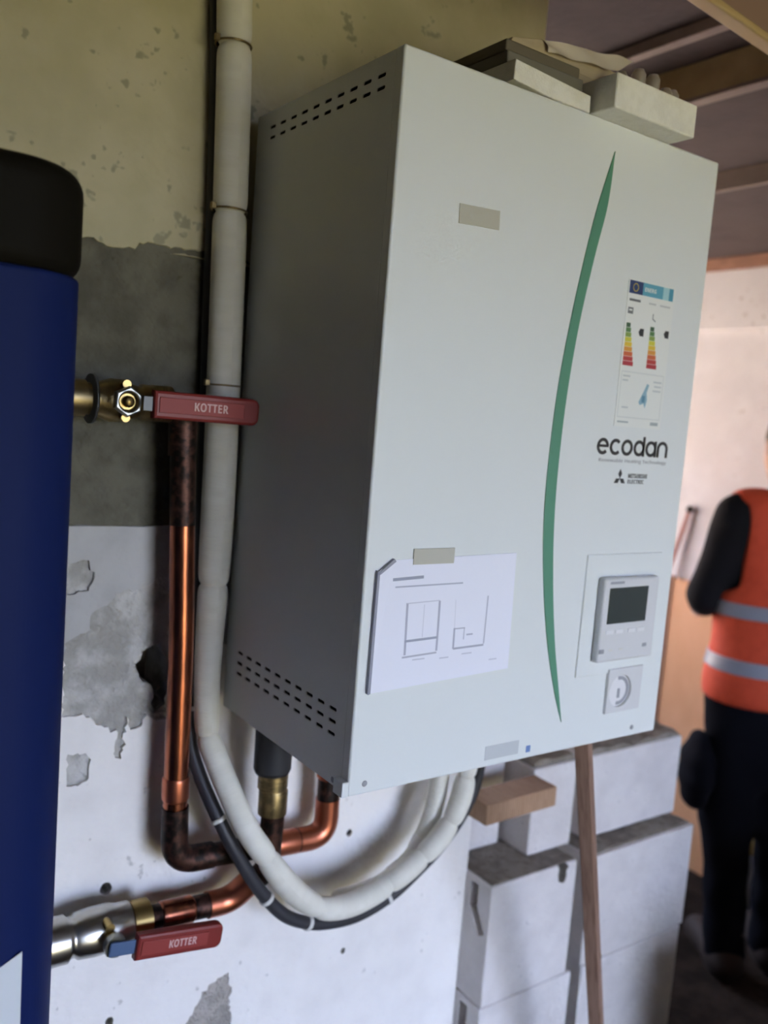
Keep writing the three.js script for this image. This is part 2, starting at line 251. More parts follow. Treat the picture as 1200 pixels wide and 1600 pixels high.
// ---------------------------------------------------------------- heat pump indoor unit
const W = 0.53, H = 0.8, FZ = 0.36, BZ = 0.031;
{
  const u = thing('heat_pump_unit', 'large white wall-hung heat pump unit with a thin green crescent down its front', 'heat pump', [W / 2, 0, BZ]);
  // side cheeks with real slots
  const cheek = (x) => {
    const s = poly([[BZ, 0], [FZ - 0.0165, 0], [FZ - 0.0165, H], [BZ, H]]);
    const slot = (z, y) => { const h = new THREE.Path(), a = 0.0078, b = 0.0021; h.moveTo(z - a + b, y - b); h.lineTo(z + a - b, y - b); h.absarc(z + a - b, y, b, -Math.PI / 2, Math.PI / 2); h.lineTo(z - a + b, y + b); h.absarc(z - a + b, y, b, Math.PI / 2, Math.PI * 1.5); s.holes.push(h); };
    for (const y of [0.7795, 0.7665]) for (let k = 0; k < 10; k++) slot(0.074 + k * 0.0272, y);
    for (const y of [0.087, 0.0725, 0.058]) for (let k = 0; k < 10; k++) slot(0.074 + k * 0.0268, y);
    const g = new THREE.ExtrudeGeometry(s, { depth: 0.0012, bevelEnabled: false, curveSegments: 4 }).rotateY(-Math.PI / 2).translate(x + 0.0012, 0, 0);
    return uvBox(g);
  };
  part(u, 'side_panel', cheek(0), M.casing, 'shaded side panel with rows of vent slots');
  part(u, 'side_panel', cheek(W - 0.0012), M.casing);
  part(u, 'inner_cabinet', box(0.006, W - 0.006, 0.004, H - 0.004, BZ + 0.006, FZ - 0.02, 0.001), M.inside, 'dark inside of the cabinet');
  part(u, 'top_panel', box(0, W, H - 0.0012, H, BZ, FZ - 0.0165, 0.0005), M.casing);
  part(u, 'bottom_panel', box(0, W, 0, 0.0012, BZ, FZ - 0.0165, 0.0005), M.casing);
  part(u, 'back_panel', box(0, W, 0, H, BZ, BZ + 0.0012, 0.0005), M.casing);
  for (const [a, b] of [[0.68, 0.74], [0.05, 0.09]]) part(u, 'mounting_rail', box(0.03, W - 0.03, a, b, 0.004, BZ, 0.002), M.grey);
  const front = part(u, 'front_panel', merge([box(-0.0015, W + 0.0015, -0.001, H + 0.001, FZ - 0.016, FZ, 0.003, 3), box(-0.009, 0.0, -0.001, 0.017, FZ - 0.02, FZ - 0.0005, 0.0015)]), M.casing);
  for (const [x, y] of [[0.0205, 0.0115], [0.479, 0.0115]]) part(front, 'screw', spin([[0, 0.0012], [0.0026, 0.001], [0.0036, 0], [0.0036, -0.001]], [x, y, FZ + 0.0002], [0, 0, 1], 16), M.greyInk);
  part(front, 'screw', spin([[0, 0.001], [0.0016, 0.0008], [0.0022, 0]], [0.016, 0.117, FZ + 0.0001], [0, 0, 1], 12), M.greyInk);
  part(u, 'screw', spin([[0, 0.001], [0.0026, 0.0008], [0.0036, 0]], [0, 0.006, 0.325], [-1, 0, 0], 14), M.greyInk);
  // green crescent
  const L = [[0.3225, 0.768], [0.302, 0.70], [0.288, 0.636], [0.2745, 0.558], [0.2645, 0.479], [0.2605, 0.40], [0.2615, 0.32], [0.271, 0.239], [0.289, 0.155], [0.312, 0.084], [0.331, 0.040]];
  const R = [[0.320, 0.084], [0.3025, 0.155], [0.288, 0.238], [0.2795, 0.32], [0.278, 0.40], [0.2815, 0.48], [0.2905, 0.56], [0.305, 0.639], [0.319, 0.704]];
  const sm = (p) => new THREE.SplineCurve(p.map(([x, y]) => new THREE.Vector2(x, y))).getPoints(60).map((q) => [q.x, q.y]);
  part(u, 'accent_stripe', slab(poly([...sm(L), ...sm([L[L.length - 1], ...R, L[0]]).slice(1, -1)]), FZ, FZ + 0.0016, 0.0005), M.green, 'thin green crescent stripe');
  // energy label: flat print on a sticker
  const cv = document.createElement('canvas'); cv.width = 256; cv.height = 512; const c = cv.getContext('2d');
  c.fillStyle = '#e6e9e6'; c.fillRect(0, 0, 256, 512);
  c.fillStyle = '#2c3f6d'; c.fillRect(6, 4, 72, 44); c.fillStyle = '#5fa5bd'; c.fillRect(78, 4, 112, 44); c.fillStyle = '#a8d2d8'; c.fillRect(190, 4, 34, 44); c.fillStyle = '#4f97b4'; c.fillRect(224, 4, 24, 44);
  c.fillStyle = '#e8e8e0'; c.font = 'bold 20px sans-serif'; c.fillText('ENERG', 88, 33); c.strokeStyle = '#e0c040'; c.lineWidth = 3; c.beginPath(); c.arc(40, 26, 13, 0, 7); c.stroke();
  c.fillStyle = '#6a6d70'; c.fillRect(12, 66, 60, 8); c.fillStyle = '#c3c7c8'; c.fillRect(118, 68, 40, 6); c.fillRect(180, 68, 58, 6);
  c.fillStyle = '#777b7e'; c.fillRect(10, 96, 28, 22); c.fillStyle = '#e6e9e6'; c.fillRect(16, 102, 16, 6); c.strokeStyle = '#777b7e'; c.lineWidth = 4; c.beginPath(); c.moveTo(148, 104); c.lineTo(148, 122); c.lineTo(164, 130); c.stroke();
  const cols = ['#3d5c46', '#57814e', '#8aa552', '#d6cf45', '#e2c23e', '#dd9b43', '#cf6a42', '#bc4440', '#b23b44'];
  for (const x0 of [8, 136]) cols.forEach((k, i) => { c.fillStyle = k; const y = 150 + i * 16.5; c.fillRect(x0 + (x0 === 8 ? 2 : 4), y, 22 + i * 4.2, 15); });
  for (const [x, y] of [[92, 176], [232, 168]]) { c.fillStyle = '#2e3032'; c.beginPath(); c.moveTo(x - 14, y); c.lineTo(x - 6, y - 13); c.lineTo(x + 14, y - 13); c.lineTo(x + 14, y + 13); c.lineTo(x - 6, y + 13); c.fill(); }
  c.fillStyle = '#c5cbcd'; for (const [x, y, w] of [[20, 330, 40], [20, 345, 30], [190, 340, 46], [196, 356, 40], [190, 372, 46], [30, 440, 34]]) c.fillRect(x, y, w, 6);
  c.fillStyle = '#8fb3c4'; c.beginPath(); c.moveTo(118, 420); c.lineTo(146, 372); c.lineTo(156, 352); c.lineTo(168, 356); c.lineTo(158, 384); c.lineTo(164, 410); c.lineTo(156, 440); c.lineTo(146, 424); c.lineTo(126, 430); c.fill();
  c.fillStyle = '#5d8ba6'; c.fillRect(134, 396, 18, 24);
  c.strokeStyle = '#cfd4d4'; c.lineWidth = 3; c.strokeRect(12, 318, 232, 160); c.fillStyle = '#a9b3b6'; c.fillRect(14, 492, 60, 6); c.fillRect(196, 488, 44, 12);
  const tex = new THREE.CanvasTexture(cv); tex.colorSpace = THREE.SRGBColorSpace;
  const lg = new THREE.BoxGeometry(0.094, 0.189, 0.0005); lg.translate(0.4205, 0.5285, FZ + 0.0003);
  part(u, 'energy_label', lg, new THREE.MeshStandardMaterial({ map: tex, roughness: 0.5 }), 'energy label with two coloured bar scales');
  // lettering and emblem
  const rx = 0.0112, ry = 0.0108, st = 0.0043, cy = 0.4068, rg = (x, a0, a1) => { const s = new THREE.Shape(); s.absellipse(x, cy, rx, ry, a0, a1, false); s.absellipse(x, cy, rx - st, ry - st, a1, a0, true); s.closePath(); return slab(s, FZ, FZ + 0.0007); };
  const stroke = (x0, x1, y0, y1) => slab(poly([[x0, y0], [x1, y0], [x1, y1], [x0, y1]]), FZ, FZ + 0.0007), xs = [0.3568, 0.3815, 0.4045, 0.4290, 0.4535], T = Math.PI * 2;
  const nArch = new THREE.Shape(); nArch.moveTo(0.4665, 0.396); nArch.lineTo(0.4665, 0.4075); nArch.absellipse(0.4778, 0.4075, 0.0113, 0.0105, Math.PI, 0, true); nArch.lineTo(0.4891, 0.396); nArch.lineTo(0.4848, 0.396); nArch.lineTo(0.4848, 0.4075); nArch.absellipse(0.4778, 0.4075, 0.007, 0.0062, 0, Math.PI, false); nArch.lineTo(0.4708, 0.396); nArch.closePath();
  part(u, 'lettering', merge([rg(xs[0], 0.1, T - 0.75), stroke(xs[0] - rx + 0.002, xs[0] + rx - 0.0003, cy - 0.0012, cy + 0.0022), rg(xs[1], 0.75, T - 0.75), rg(xs[2], 0, T), rg(xs[3], 0, T), stroke(xs[3] + rx - st, xs[3] + rx, cy - ry, cy + ry + 0.005), rg(xs[4], 0, T), stroke(xs[4] + rx - st, xs[4] + rx, cy - ry, cy + ry), slab(nArch, FZ, FZ + 0.0007)]), M.ink, 'dark rounded lettering reading ecodan');
  const sans = await new FontLoader().loadAsync('fonts/droid/droid_sans_regular.typeface.json');
  part(u, 'lettering', lettering('Renewable Heating Technology', 0.352, 0.489, 0.3855, 0.3915, FZ, 0.0003, sans), M.inkGrey, 'small grey line of lettering');
  const dia = (x, y, a) => { const r = 0.0072, p = (t, k) => [x + Math.cos(t) * k, y + Math.sin(t) * k]; return slab(poly([[x, y], p(a - Math.PI / 6, r), p(a, r * 1.732), p(a + Math.PI / 6, r)]), FZ, FZ + 0.0004); };
  part(u, 'emblem', merge([dia(0.3965, 0.3655, Math.PI / 2), dia(0.3965, 0.3655, Math.PI * 7 / 6), dia(0.3965, 0.3655, Math.PI * 11 / 6)]), M.ink, 'emblem of three diamonds');
  part(u, 'lettering', merge([lettering('MITSUBISHI', 0.413, 0.452, 0.3665, 0.3725, FZ, 0.0003), lettering('ELECTRIC', 0.413, 0.446, 0.359, 0.3645, FZ, 0.0003)]), M.ink, 'two small lines of lettering');
  // controller on its recessed plate
  const plate = part(u, 'control_plate', box(0.349, 0.502, 0.098, 0.264, FZ - 0.001, FZ + 0.0022, 0.0012), M.casing);
  const ctl = part(u, 'controller', box(0.3735, 0.4865, 0.1185, 0.2335, FZ + 0.002, FZ + 0.0145, 0.004, 3), M.plastic, 'pale grey room controller with a dark screen');
  part(ctl, 'screen', box(0.384, 0.463, 0.1715, 0.2205, FZ + 0.0135, FZ + 0.0152, 0.0006), M.screen, 'dark green-grey display');
  for (const x of [0.392, 0.411, 0.436, 0.455]) part(ctl, 'button', box(x - 0.0075, x + 0.0075, 0.1575, 0.163, FZ + 0.014, FZ + 0.0156, 0.0007), M.button);
  part(ctl, 'button', box(0.375, 0.3845, 0.1315, 0.1375, FZ + 0.014, FZ + 0.0152, 0.0006), M.greyInk, 'grey power button');
  part(ctl, 'button', box(0.4625, 0.4715, 0.1345, 0.1395, FZ + 0.014, FZ + 0.0152, 0.0006), M.greyInk, 'grey button');
  for (const x of [0.3975, 0.4185]) part(ctl, 'button', box(x - 0.004, x + 0.004, 0.1335, 0.1365, FZ + 0.014, FZ + 0.0149, 0.0004), M.tie);
  part(ctl, 'lettering', box(0.384, 0.412, 0.2255, 0.229, FZ + 0.0142, FZ + 0.0147, 0.0002), M.greyInk);
  // pressure gauge
  const gp = new THREE.Shape(); gp.moveTo(0.413, 0.0405); gp.lineTo(0.4845, 0.0405); gp.lineTo(0.4845, 0.1035); gp.lineTo(0.413, 0.1035); gp.closePath();
  const gh = new THREE.Path(); gh.absellipse(0.4405, 0.0705, 0.0225, 0.0225, 0, Math.PI * 2); gp.holes.push(gh);
  const gauge = part(u, 'pressure_gauge', slab(gp, FZ, FZ + 0.0045, 0.0012), M.plastic, 'round pressure gauge in a square surround');
  part(gauge, 'dial', spin([[0, 0.001], [0.0225, 0.001], [0.0225, 0]], [0.4405, 0.0705, FZ], [0, 0, 1], 32), M.button, 'pale dial');
  const arc = new THREE.Shape(); arc.absarc(0.4405, 0.0705, 0.0205, -1.75, 1.75); arc.absarc(0.4405, 0.0705, 0.0155, 1.75, -1.75, true);
  part(gauge, 'scale', slab(arc, FZ + 0.001, FZ + 0.0016), M.greyInk, 'dark scale ring');
  part(gauge, 'needle', box(0.4375, 0.4425, 0.0600, 0.0735, FZ + 0.001, FZ + 0.002, 0.0005), M.greyInk);
  part(u, 'rating_sticker', box(0.2, 0.257, 0.0085, 0.0265, FZ, FZ + 0.0006, 0.0002), plain([0.55, 0.58, 0.60], 0.5), 'grey sticker on the lower edge');
  part(u, 'blue_sticker', box(0.271, 0.2785, 0.0075, 0.0165, FZ, FZ + 0.0005, 0.0002), plain([0.16, 0.26, 0.55], 0.5), 'tiny blue sticker');
}
// ---------------------------------------------------------------- taped paper and tape
{
  const cv = document.createElement('canvas'); cv.width = 640; cv.height = 448; const c = cv.getContext('2d');
  c.fillStyle = '#eceefa'; c.fillRect(0, 0, 640, 448);
  const X = (x) => (x - 0.012) / 0.212 * 640, Y = (y) => (0.27 - y) / 0.154 * 448;
  const bar = (x0, y0, x1, y1, w, col) => { c.strokeStyle = col; c.lineWidth = w; c.beginPath(); c.moveTo(X(x0), Y(y0)); c.lineTo(X(x1), Y(y1)); c.stroke(); };
  bar(0.036, 0.2445, 0.079, 0.246, 10, '#9ea2b4'); bar(0.040, 0.236, 0.138, 0.2365, 5, '#b4b8ca');
  bar(0.0585, 0.217, 0.0595, 0.157, 9, '#b2b4c6'); bar(0.105, 0.217, 0.1055, 0.158, 9, '#b2b4c6'); bar(0.058, 0.173, 0.105, 0.174, 8, '#a3a7ba'); bar(0.056, 0.1545, 0.106, 0.156, 6, '#b7b9ca'); bar(0.058, 0.2165, 0.105, 0.2175, 3, '#c8cada'); bar(0.083, 0.214, 0.083, 0.176, 3, '#d2d4e2');
  bar(0.1795, 0.219, 0.179, 0.16, 6, '#b7b9ca'); bar(0.131, 0.158, 0.179, 0.1585, 7, '#adb0c2'); bar(0.1305, 0.183, 0.131, 0.158, 8, '#adb0c2'); bar(0.131, 0.182, 0.147, 0.182, 4, '#b2b4c6'); bar(0.146, 0.182, 0.146, 0.168, 4, '#b2b4c6'); bar(0.150, 0.1735, 0.160, 0.1735, 5, '#b2b4c6'); bar(0.129, 0.217, 0.1305, 0.183, 2, '#d0d2e0');
  for (const [x, y, w] of [[0.071, 0.1505, 0.018], [0.111, 0.1485, 0.014], [0.145, 0.1505, 0.016], [0.19, 0.139, 0.013]]) bar(x, y, x + w, y, 4, '#c9cbdb');
  const tex = new THREE.CanvasTexture(cv); tex.colorSpace = THREE.SRGBColorSpace;
  const s = poly([[0.0145, 0.1175], [0.224, 0.1245], [0.2205, 0.27], [0.035, 0.2665], [0.0145, 0.2545]]);
  const g = slab(s, FZ + 0.0008, FZ + 0.0014), p = g.attributes.position, uv = g.attributes.uv;
  for (let i = 0; i < p.count; i++) { uv.setXY(i, (p.getX(i) - 0.012) / 0.212, 1 - (0.27 - p.getY(i)) / 0.154); const lift = Math.max(0, 0.03 - p.getX(i)) * 0.16 + Math.max(0, 0.02 - (p.getX(i) - 0.012 + 0.27 - p.getY(i))) * 0.1; p.setZ(i, p.getZ(i) + lift); }
  g.computeVertexNormals();
  const sheet = thing('paper_sheet', 'white paper sheet with two line drawings taped low on the unit front', 'paper', [0.12, 0.1175, FZ]);
  part(sheet, 'page', g, new THREE.MeshStandardMaterial({ map: tex, roughness: 0.85 }));
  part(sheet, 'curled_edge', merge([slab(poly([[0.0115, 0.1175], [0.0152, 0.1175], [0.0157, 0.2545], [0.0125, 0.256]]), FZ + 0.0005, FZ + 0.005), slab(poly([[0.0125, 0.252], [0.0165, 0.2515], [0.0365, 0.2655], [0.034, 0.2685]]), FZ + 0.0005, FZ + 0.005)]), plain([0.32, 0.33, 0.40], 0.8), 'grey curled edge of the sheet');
  single('tape_strip', 'beige tape strip holding the top edge of the paper sheet', 'tape', box(0.0622, 0.1212, 0.2605, 0.2785, FZ + 0.0003, FZ + 0.0022, 0.0003), M.tape, 'tape strips on the unit front');
  const t2 = box(-0.0295, 0.0295, -0.0105, 0.0105, FZ + 0.0002, FZ + 0.0009, 0.0002).rotateZ(0.05).translate(0.116, 0.6505, 0);
  single('tape_strip', 'beige tape strip stuck alone high on the unit front', 'tape', t2, M.tape, 'tape strips on the unit front');
}
// ---------------------------------------------------------------- packaging on top of the unit
{
  const e = thing('foam_block', 'white polystyrene packing block overhanging the top front edge of the unit', 'foam block', [0.35, H + 0.002, 0.33]);
  part(e, 'block', box(0.2775, 0.4285, H + 0.0015, H + 0.0415, 0.235, 0.394, 0.0025, 3), M.eps);
  const f = thing('plastic_packing', 'translucent row of rounded plastic lugs behind the polystyrene packing block', 'packaging', [0.40, H + 0.0015, 0.3]);
  part(f, 'strip', box(0.335, 0.462, H + 0.0435, H + 0.066, 0.31, 0.345, 0.004), M.clear);
  for (const [x, h] of [[0.353, 0.014], [0.386, 0.026], [0.414, 0.027], [0.441, 0.017], [0.4545, 0.018]]) part(f, 'lug', spin([[0, 0], [0.0095, 0], [0.0092, h - 0.007], [0.006, h - 0.0015], [0, h]], [x, H + 0.065, 0.33], [0, 1, 0], 18), M.clear);
  const a = thing('foam_sheet', 'white foam sheet lying flat along the top front edge of the unit', 'foam sheet', [0.21, H + 0.0015, 0.3]);
  part(a, 'sheet', slab(poly([[0.149, H + 0.0065], [0.215, H + 0.0015], [0.2735, H + 0.0015], [0.2725, H + 0.0205], [0.1495, H + 0.0285]]), 0.295, 0.3595, 0.0012), M.eps);
  const g = thing('grey_panel_stack', 'dark grey thin panels lying under the cardboard on top of the unit', 'panels', [0.15, H + 0.0012, 0.25]);
  part(g, 'panel', box(0.112, 0.262, H + 0.0012, H + 0.0285, 0.13, 0.293, 0.002), M.grey);
  part(g, 'panel', box(0.151, 0.275, H + 0.0295, H + 0.0435, 0.235, 0.343, 0.002), M.grey);
  part(g, 'panel', box(0.150, 0.27, H + 0.044, H + 0.0565, 0.24, 0.34, 0.002), plain([0.13, 0.11, 0.08], 0.7));
  const b = thing('cardboard_sheet', 'folded brown cardboard lying across the panels on top of the unit', 'cardboard', [0.27, H + 0.057, 0.25]);
  const cb = (pts, z0, z1) => slab(poly(pts), z0, z1, 0.0012);
  part(b, 'lower_flap', cb([[0.176, H + 0.0575], [0.207, H + 0.058], [0.345, H + 0.0525], [0.362, H + 0.056], [0.362, H + 0.064], [0.205, H + 0.0695], [0.176, H + 0.066]], 0.16, 0.312), M.cardboard);
  part(b, 'upper_flap', cb([[0.187, H + 0.0705], [0.362, H + 0.0655], [0.374, H + 0.090], [0.30, H + 0.091], [0.239, H + 0.092], [0.192, H + 0.081]], 0.15, 0.302), M.cardboard);
  const d = thing('plastic_film', 'thin pale plastic film with a pointed corner draped over the cardboard on the unit', 'plastic film', [0.31, H + 0.09, 0.28]);
  const fs = new THREE.PlaneGeometry(1, 1, 22, 10), fp = fs.attributes.position, A = [0.246, H + 0.0775, 0.307], B = [0.240, H + 0.092, 0.304], D = [0.366, H + 0.087, 0.312], E = [0.403, H + 0.1128, 0.305];
  for (let i = 0; i < fp.count; i++) { const u = fp.getX(i) + 0.5, v = fp.getY(i) + 0.5, w = (k) => (A[k] * (1 - u) + D[k] * u) * (1 - v) + (B[k] * (1 - u) + E[k] * u) * v; fp.setXYZ(i, w(0), w(1) + 0.0007 * Math.sin(u * 19 + v * 5) * v, w(2) + 0.0025 * Math.sin(u * 13 + v * 4)); }
  fs.computeVertexNormals(); part(d, 'film', fs, new THREE.MeshPhysicalMaterial({ color: lin(0.62, 0.55, 0.50), roughness: 0.6, side: THREE.DoubleSide }));
}
// ---------------------------------------------------------------- tank
{
  const x0 = -0.98, x1 = -0.313, z0 = 0.075, z1 = 0.4, r = 0.06;
  const rr = (a, b, c, d, q) => { const s = new THREE.Shape(); s.moveTo(a + q, c); s.lineTo(b - q, c); s.absarc(b - q, c + q, q, -Math.PI / 2, 0); s.lineTo(b, d - q); s.absarc(b - q, d - q, q, 0, Math.PI / 2); s.lineTo(a + q, d); s.absarc(a + q, d - q, q, Math.PI / 2, Math.PI); s.lineTo(a, c + q); s.absarc(a + q, c + q, q, Math.PI, Math.PI * 1.5); return s; };
  const ex = (s, y0, y1, bv) => new THREE.ExtrudeGeometry(s, { depth: y1 - y0 - 2 * bv, bevelEnabled: bv > 0, bevelThickness: bv, bevelSize: bv, bevelOffset: -bv, bevelSegments: 8, curveSegments: 12 }).rotateX(-Math.PI / 2).translate(0, y0 + bv, 0);
  const flip = (y0, y1, bv, g = 0) => ex(rr(x0 - g, x1 + g, -z1 - g, -z0 + g, r), y0, y1, bv);
  const t = thing('water_tank', 'tall blue jacketed water tank with a black lid at the left edge', 'water tank', [(x0 + x1) / 2, -FLOOR, (z0 + z1) / 2]);
  part(t, 'jacket', flip(-FLOOR + 0.06, 0.517, 0.004), M.tankBlue, 'dark blue jacket');
  part(t, 'lid', flip(0.513, 0.604, 0.02, 0.001), M.lid, 'black rounded lid');
  part(t, 'foot_plate', flip(-FLOOR, -FLOOR + 0.062, 0.004, -0.02), M.lid);
  part(t, 'label', slab(poly([[-0.60, -0.30], [-0.351, -0.30], [-0.3525, -0.0535], [-0.60, -0.185]]), z1, z1 + 0.0006), M.label, 'pale grey slanted label');
}
// ---------------------------------------------------------------- copper pipework and valves
const CR = 0.0165, TZ = 0.055;
const lever = (t, x0, x1, xs, y0, y1, z, blue, name) => {    // red handle pointing along +x from the stem at xs
  const h = 0.0335, dz = 0.012, s = new THREE.Shape(), q = 0.011;
  s.moveTo(x0, -h / 2); s.lineTo(x1 - q, -h / 2); s.quadraticCurveTo(x1, -h / 2, x1, -h / 2 + q); s.lineTo(x1, h / 2 - q); s.quadraticCurveTo(x1, h / 2, x1 - q, h / 2); s.lineTo(x0, h / 2); s.closePath();
  const a = Math.atan2(y1 - y0, x1 - x0), place = (g) => g.translate(-x0, 0, 0).rotateZ(a).translate(x0, y0, 0);
  const l = part(t, 'lever', place(slab(s, z - dz / 2, z + dz / 2, 0.0035)), M.red, name);
  part(l, 'grip_face', place(box(x0 + 0.006, x1 - 0.022, -h / 2 + 0.0075, h / 2 - 0.0075, z + dz / 2 - 0.001, z + dz / 2 + 0.0012, 0.0008)), M.redFace);
  part(l, 'lettering', place(lettering('KOTTER', x0 + (x1 - x0) * 0.36, x0 + (x1 - x0) * 0.68, -0.0045, 0.006, z + dz / 2 + 0.0012, 0.0004)), M.print, 'pale lettering');
  part(t, 'lever_arm', place(box(xs - 0.004, x0 + 0.012, -0.009, 0.009, z - 0.0035, z, 0.001)), blue ? M.blueSleeve : M.steel);
  return l;
};
const hexnut = (p, dir, r, h, spinBy = 0) => { const g = new THREE.CylinderGeometry(r, r, h, 6).rotateY(spinBy); const c = new THREE.CylinderGeometry(r * 0.93, r * 0.93, h * 1.16, 24); const m = merge([g, c]); m.applyQuaternion(new THREE.Quaternion().setFromUnitVectors(V(0, 1, 0), V(...dir).normalize())); return m.translate(...p); };
{
  const y = 0.4165, xs = -0.181;
  const v = thing('ball_valve', 'upper ball valve with a long red lever beside the tank lid', 'valve', [xs, y, TZ], 'ball valves beside the tank');
  part(v, 'body', spin([[0.016, -0.075], [0.0225, -0.073], [0.0225, -0.038], [0.019, -0.036], [0.021, -0.022], [0.0265, -0.008], [0.0265, 0.008], [0.021, 0.022], [0.019, 0.03], [0.0225, 0.032], [0.0225, 0.05], [0.0165, 0.052]], [xs, y, TZ], [1, 0, 0]), M.oldBrass, 'dark brass body');
  part(v, 'inlet', cyl([-0.37, y, TZ + 0.045], [-0.245, y, TZ], 0.0165), M.oldBrass);
  part(v, 'flange', spin([[0.0165, -0.003], [0.030, -0.002], [0.030, 0.002], [0.0165, 0.003]], [-0.2105, y, TZ], [1, 0, 0]), M.steel, 'thin dark flange');
  part(v, 'stem', cyl([xs, y, TZ + 0.02], [xs, y, 0.1], 0.0095), M.brass, 'brass stem');
  for (const d of [0.0205, -0.0195]) part(v, 'stop_pin', cyl([xs + 0.003, y + d, TZ + 0.02], [xs + 0.003, y + d, TZ + 0.033], 0.0052), M.brass);
  const hex = new THREE.Shape(); for (let i = 0; i < 6; i++) { const t = i * Math.PI / 3 + 0.45, q = [xs + 0.0185 * Math.cos(t), y + 0.0185 * Math.sin(t)]; i ? hex.lineTo(...q) : hex.moveTo(...q); } hex.closePath();
  const bore = new THREE.Path(); bore.absarc(xs, y, 0.0112, 0, Math.PI * 2); hex.holes.push(bore);
  part(v, 'nut', slab(hex, 0.098, 0.1075, 0.0022), M.nutMetal, 'bright hex nut');
  part(v, 'stem_end', spin([[0, 0.006], [0.004, 0.0055], [0.0068, 0.003], [0.0068, -0.006]], [xs, y, 0.1035], [0, 0, 1], 18), M.brass);
  lever(v, -0.1555, -0.017, xs + 0.018, 0.4160, 0.4145, 0.115, false, 'dull red lever sleeve');
  part(v, 'union_nut', hexnut([-0.124, y, TZ], [1, 0, 0], 0.0245, 0.022), M.oldBrass);
}
{
  const p = thing('copper_pipe', 'long upright copper pipe dropping from the upper valve to an elbow', 'pipe', [-0.08, -0.2, TZ], 'copper pipes on the wall');
  part(p, 'riser', tube([[-0.0855, 0.265, TZ], [-0.0835, 0.22, TZ], [-0.0785, 0.107, TZ], [-0.0758, -0.025, TZ], [-0.0735, -0.17, TZ]], CR, 60, 28), M.copper, 'upright run with a bright streak');
  part(p, 'sooty_run', tube([[-0.0905, 0.38, TZ], [-0.088, 0.32, TZ], [-0.0853, 0.262, TZ]], CR + 0.0002, 20, 28), M.soot, 'soot-darkened top of the upright run');
  part(p, 'elbow', bentPipe([[-0.122, 0.4165, TZ], [-0.092, 0.4165, TZ], [-0.0905, 0.352, TZ]], CR + 0.0018, 0.03), M.soot, 'heat-darkened upper elbow');
  part(p, 'elbow', bentPipe([[-0.0735, -0.125, TZ], [-0.0715, -0.2045, TZ], [-0.015, -0.2075, TZ]], CR + 0.0018, 0.032), M.soot, 'heat-darkened lower elbow');
  part(p, 'crossing_run', cyl([-0.04, -0.2065, TZ], [0.142, -0.2185, TZ], CR), M.soot, 'dark level run');
  part(p, 'collar', spin([[0.0165, 0], [0.0185, 0.003], [0.0185, 0.034], [0.0165, 0.037]], [0.085, -0.2147, TZ], [1, -0.066, 0]), M.fitting);
  part(p, 'collar', spin([[0.0165, 0], [0.0185, 0.003], [0.0185, 0.030], [0.0165, 0.033]], [-0.0745, -0.115, TZ], [-0.02, 1, 0]), M.fitting);
  part(p, 'elbow', bentPipe([[0.122, -0.2172, TZ], [0.1735, -0.2205, TZ], [0.172, -0.16, TZ]], CR + 0.0019, 0.034), M.fitting, 'bright copper elbow');
  part(p, 'tail', cyl([0.1725, -0.18, TZ], [0.168, 0.0, TZ], CR), M.soot);
  part(p, 'collar', spin([[0.0165, 0], [0.0186, 0.003], [0.0186, 0.044], [0.0165, 0.047]], [0.1712, -0.128, TZ], [-0.02, 1, 0]), M.fitting);
}
{
  const p = thing('copper_pipe', 'short copper pipe rising from the lower valve behind the white pipe bend', 'pipe', [0, -0.28, TZ], 'copper pipes on the wall');
  part(p, 'level_run', cyl([-0.105, -0.2785, TZ], [0, -0.283, TZ], CR), M.soot, 'dull copper run');
  part(p, 'sleeve', spin([[0.0165, 0], [0.0188, 0.003], [0.0188, 0.045], [0.0165, 0.048]], [-0.088, -0.2792, TZ], [1, -0.04, 0]), M.copper);
  part(p, 'elbow', bentPipe([[-0.018, -0.2822, TZ], [0.018, -0.284, TZ], [0.05, -0.247, 0.07]], CR + 0.0019, 0.02), M.fitting, 'bright copper half bend');
  part(p, 'riser', bentPipe([[0.034, -0.266, 0.062], [0.0615, -0.235, 0.082], [0.0585, -0.13, 0.091]], CR, 0.02), M.soot);
  const q = thing('brass_coupling', 'brass coupling with a black collar hanging under the left end of the unit', 'coupling', [0.055, -0.14, 0.09]);
  part(q, 'collar', spin([[0.013, -0.084], [0.024, -0.084], [0.0265, -0.078], [0.0265, -0.004], [0.0255, 0], [0.012, 0]], [0.052, 0, 0.091], [0, 1, 0]), M.rubber, 'black rubber collar');
  part(q, 'nut', hexnut([0.0545, -0.096, 0.091], [0, 1, 0], 0.0215, 0.022, 0.2), M.oldBrass);
  part(q, 'body', spin([[0.0165, -0.046], [0.0205, -0.045], [0.0205, -0.012], [0.0165, -0.010], [0.0165, 0.004]], [0.0565, -0.1, 0.091], [0, 1, 0]), M.oldBrass);
}
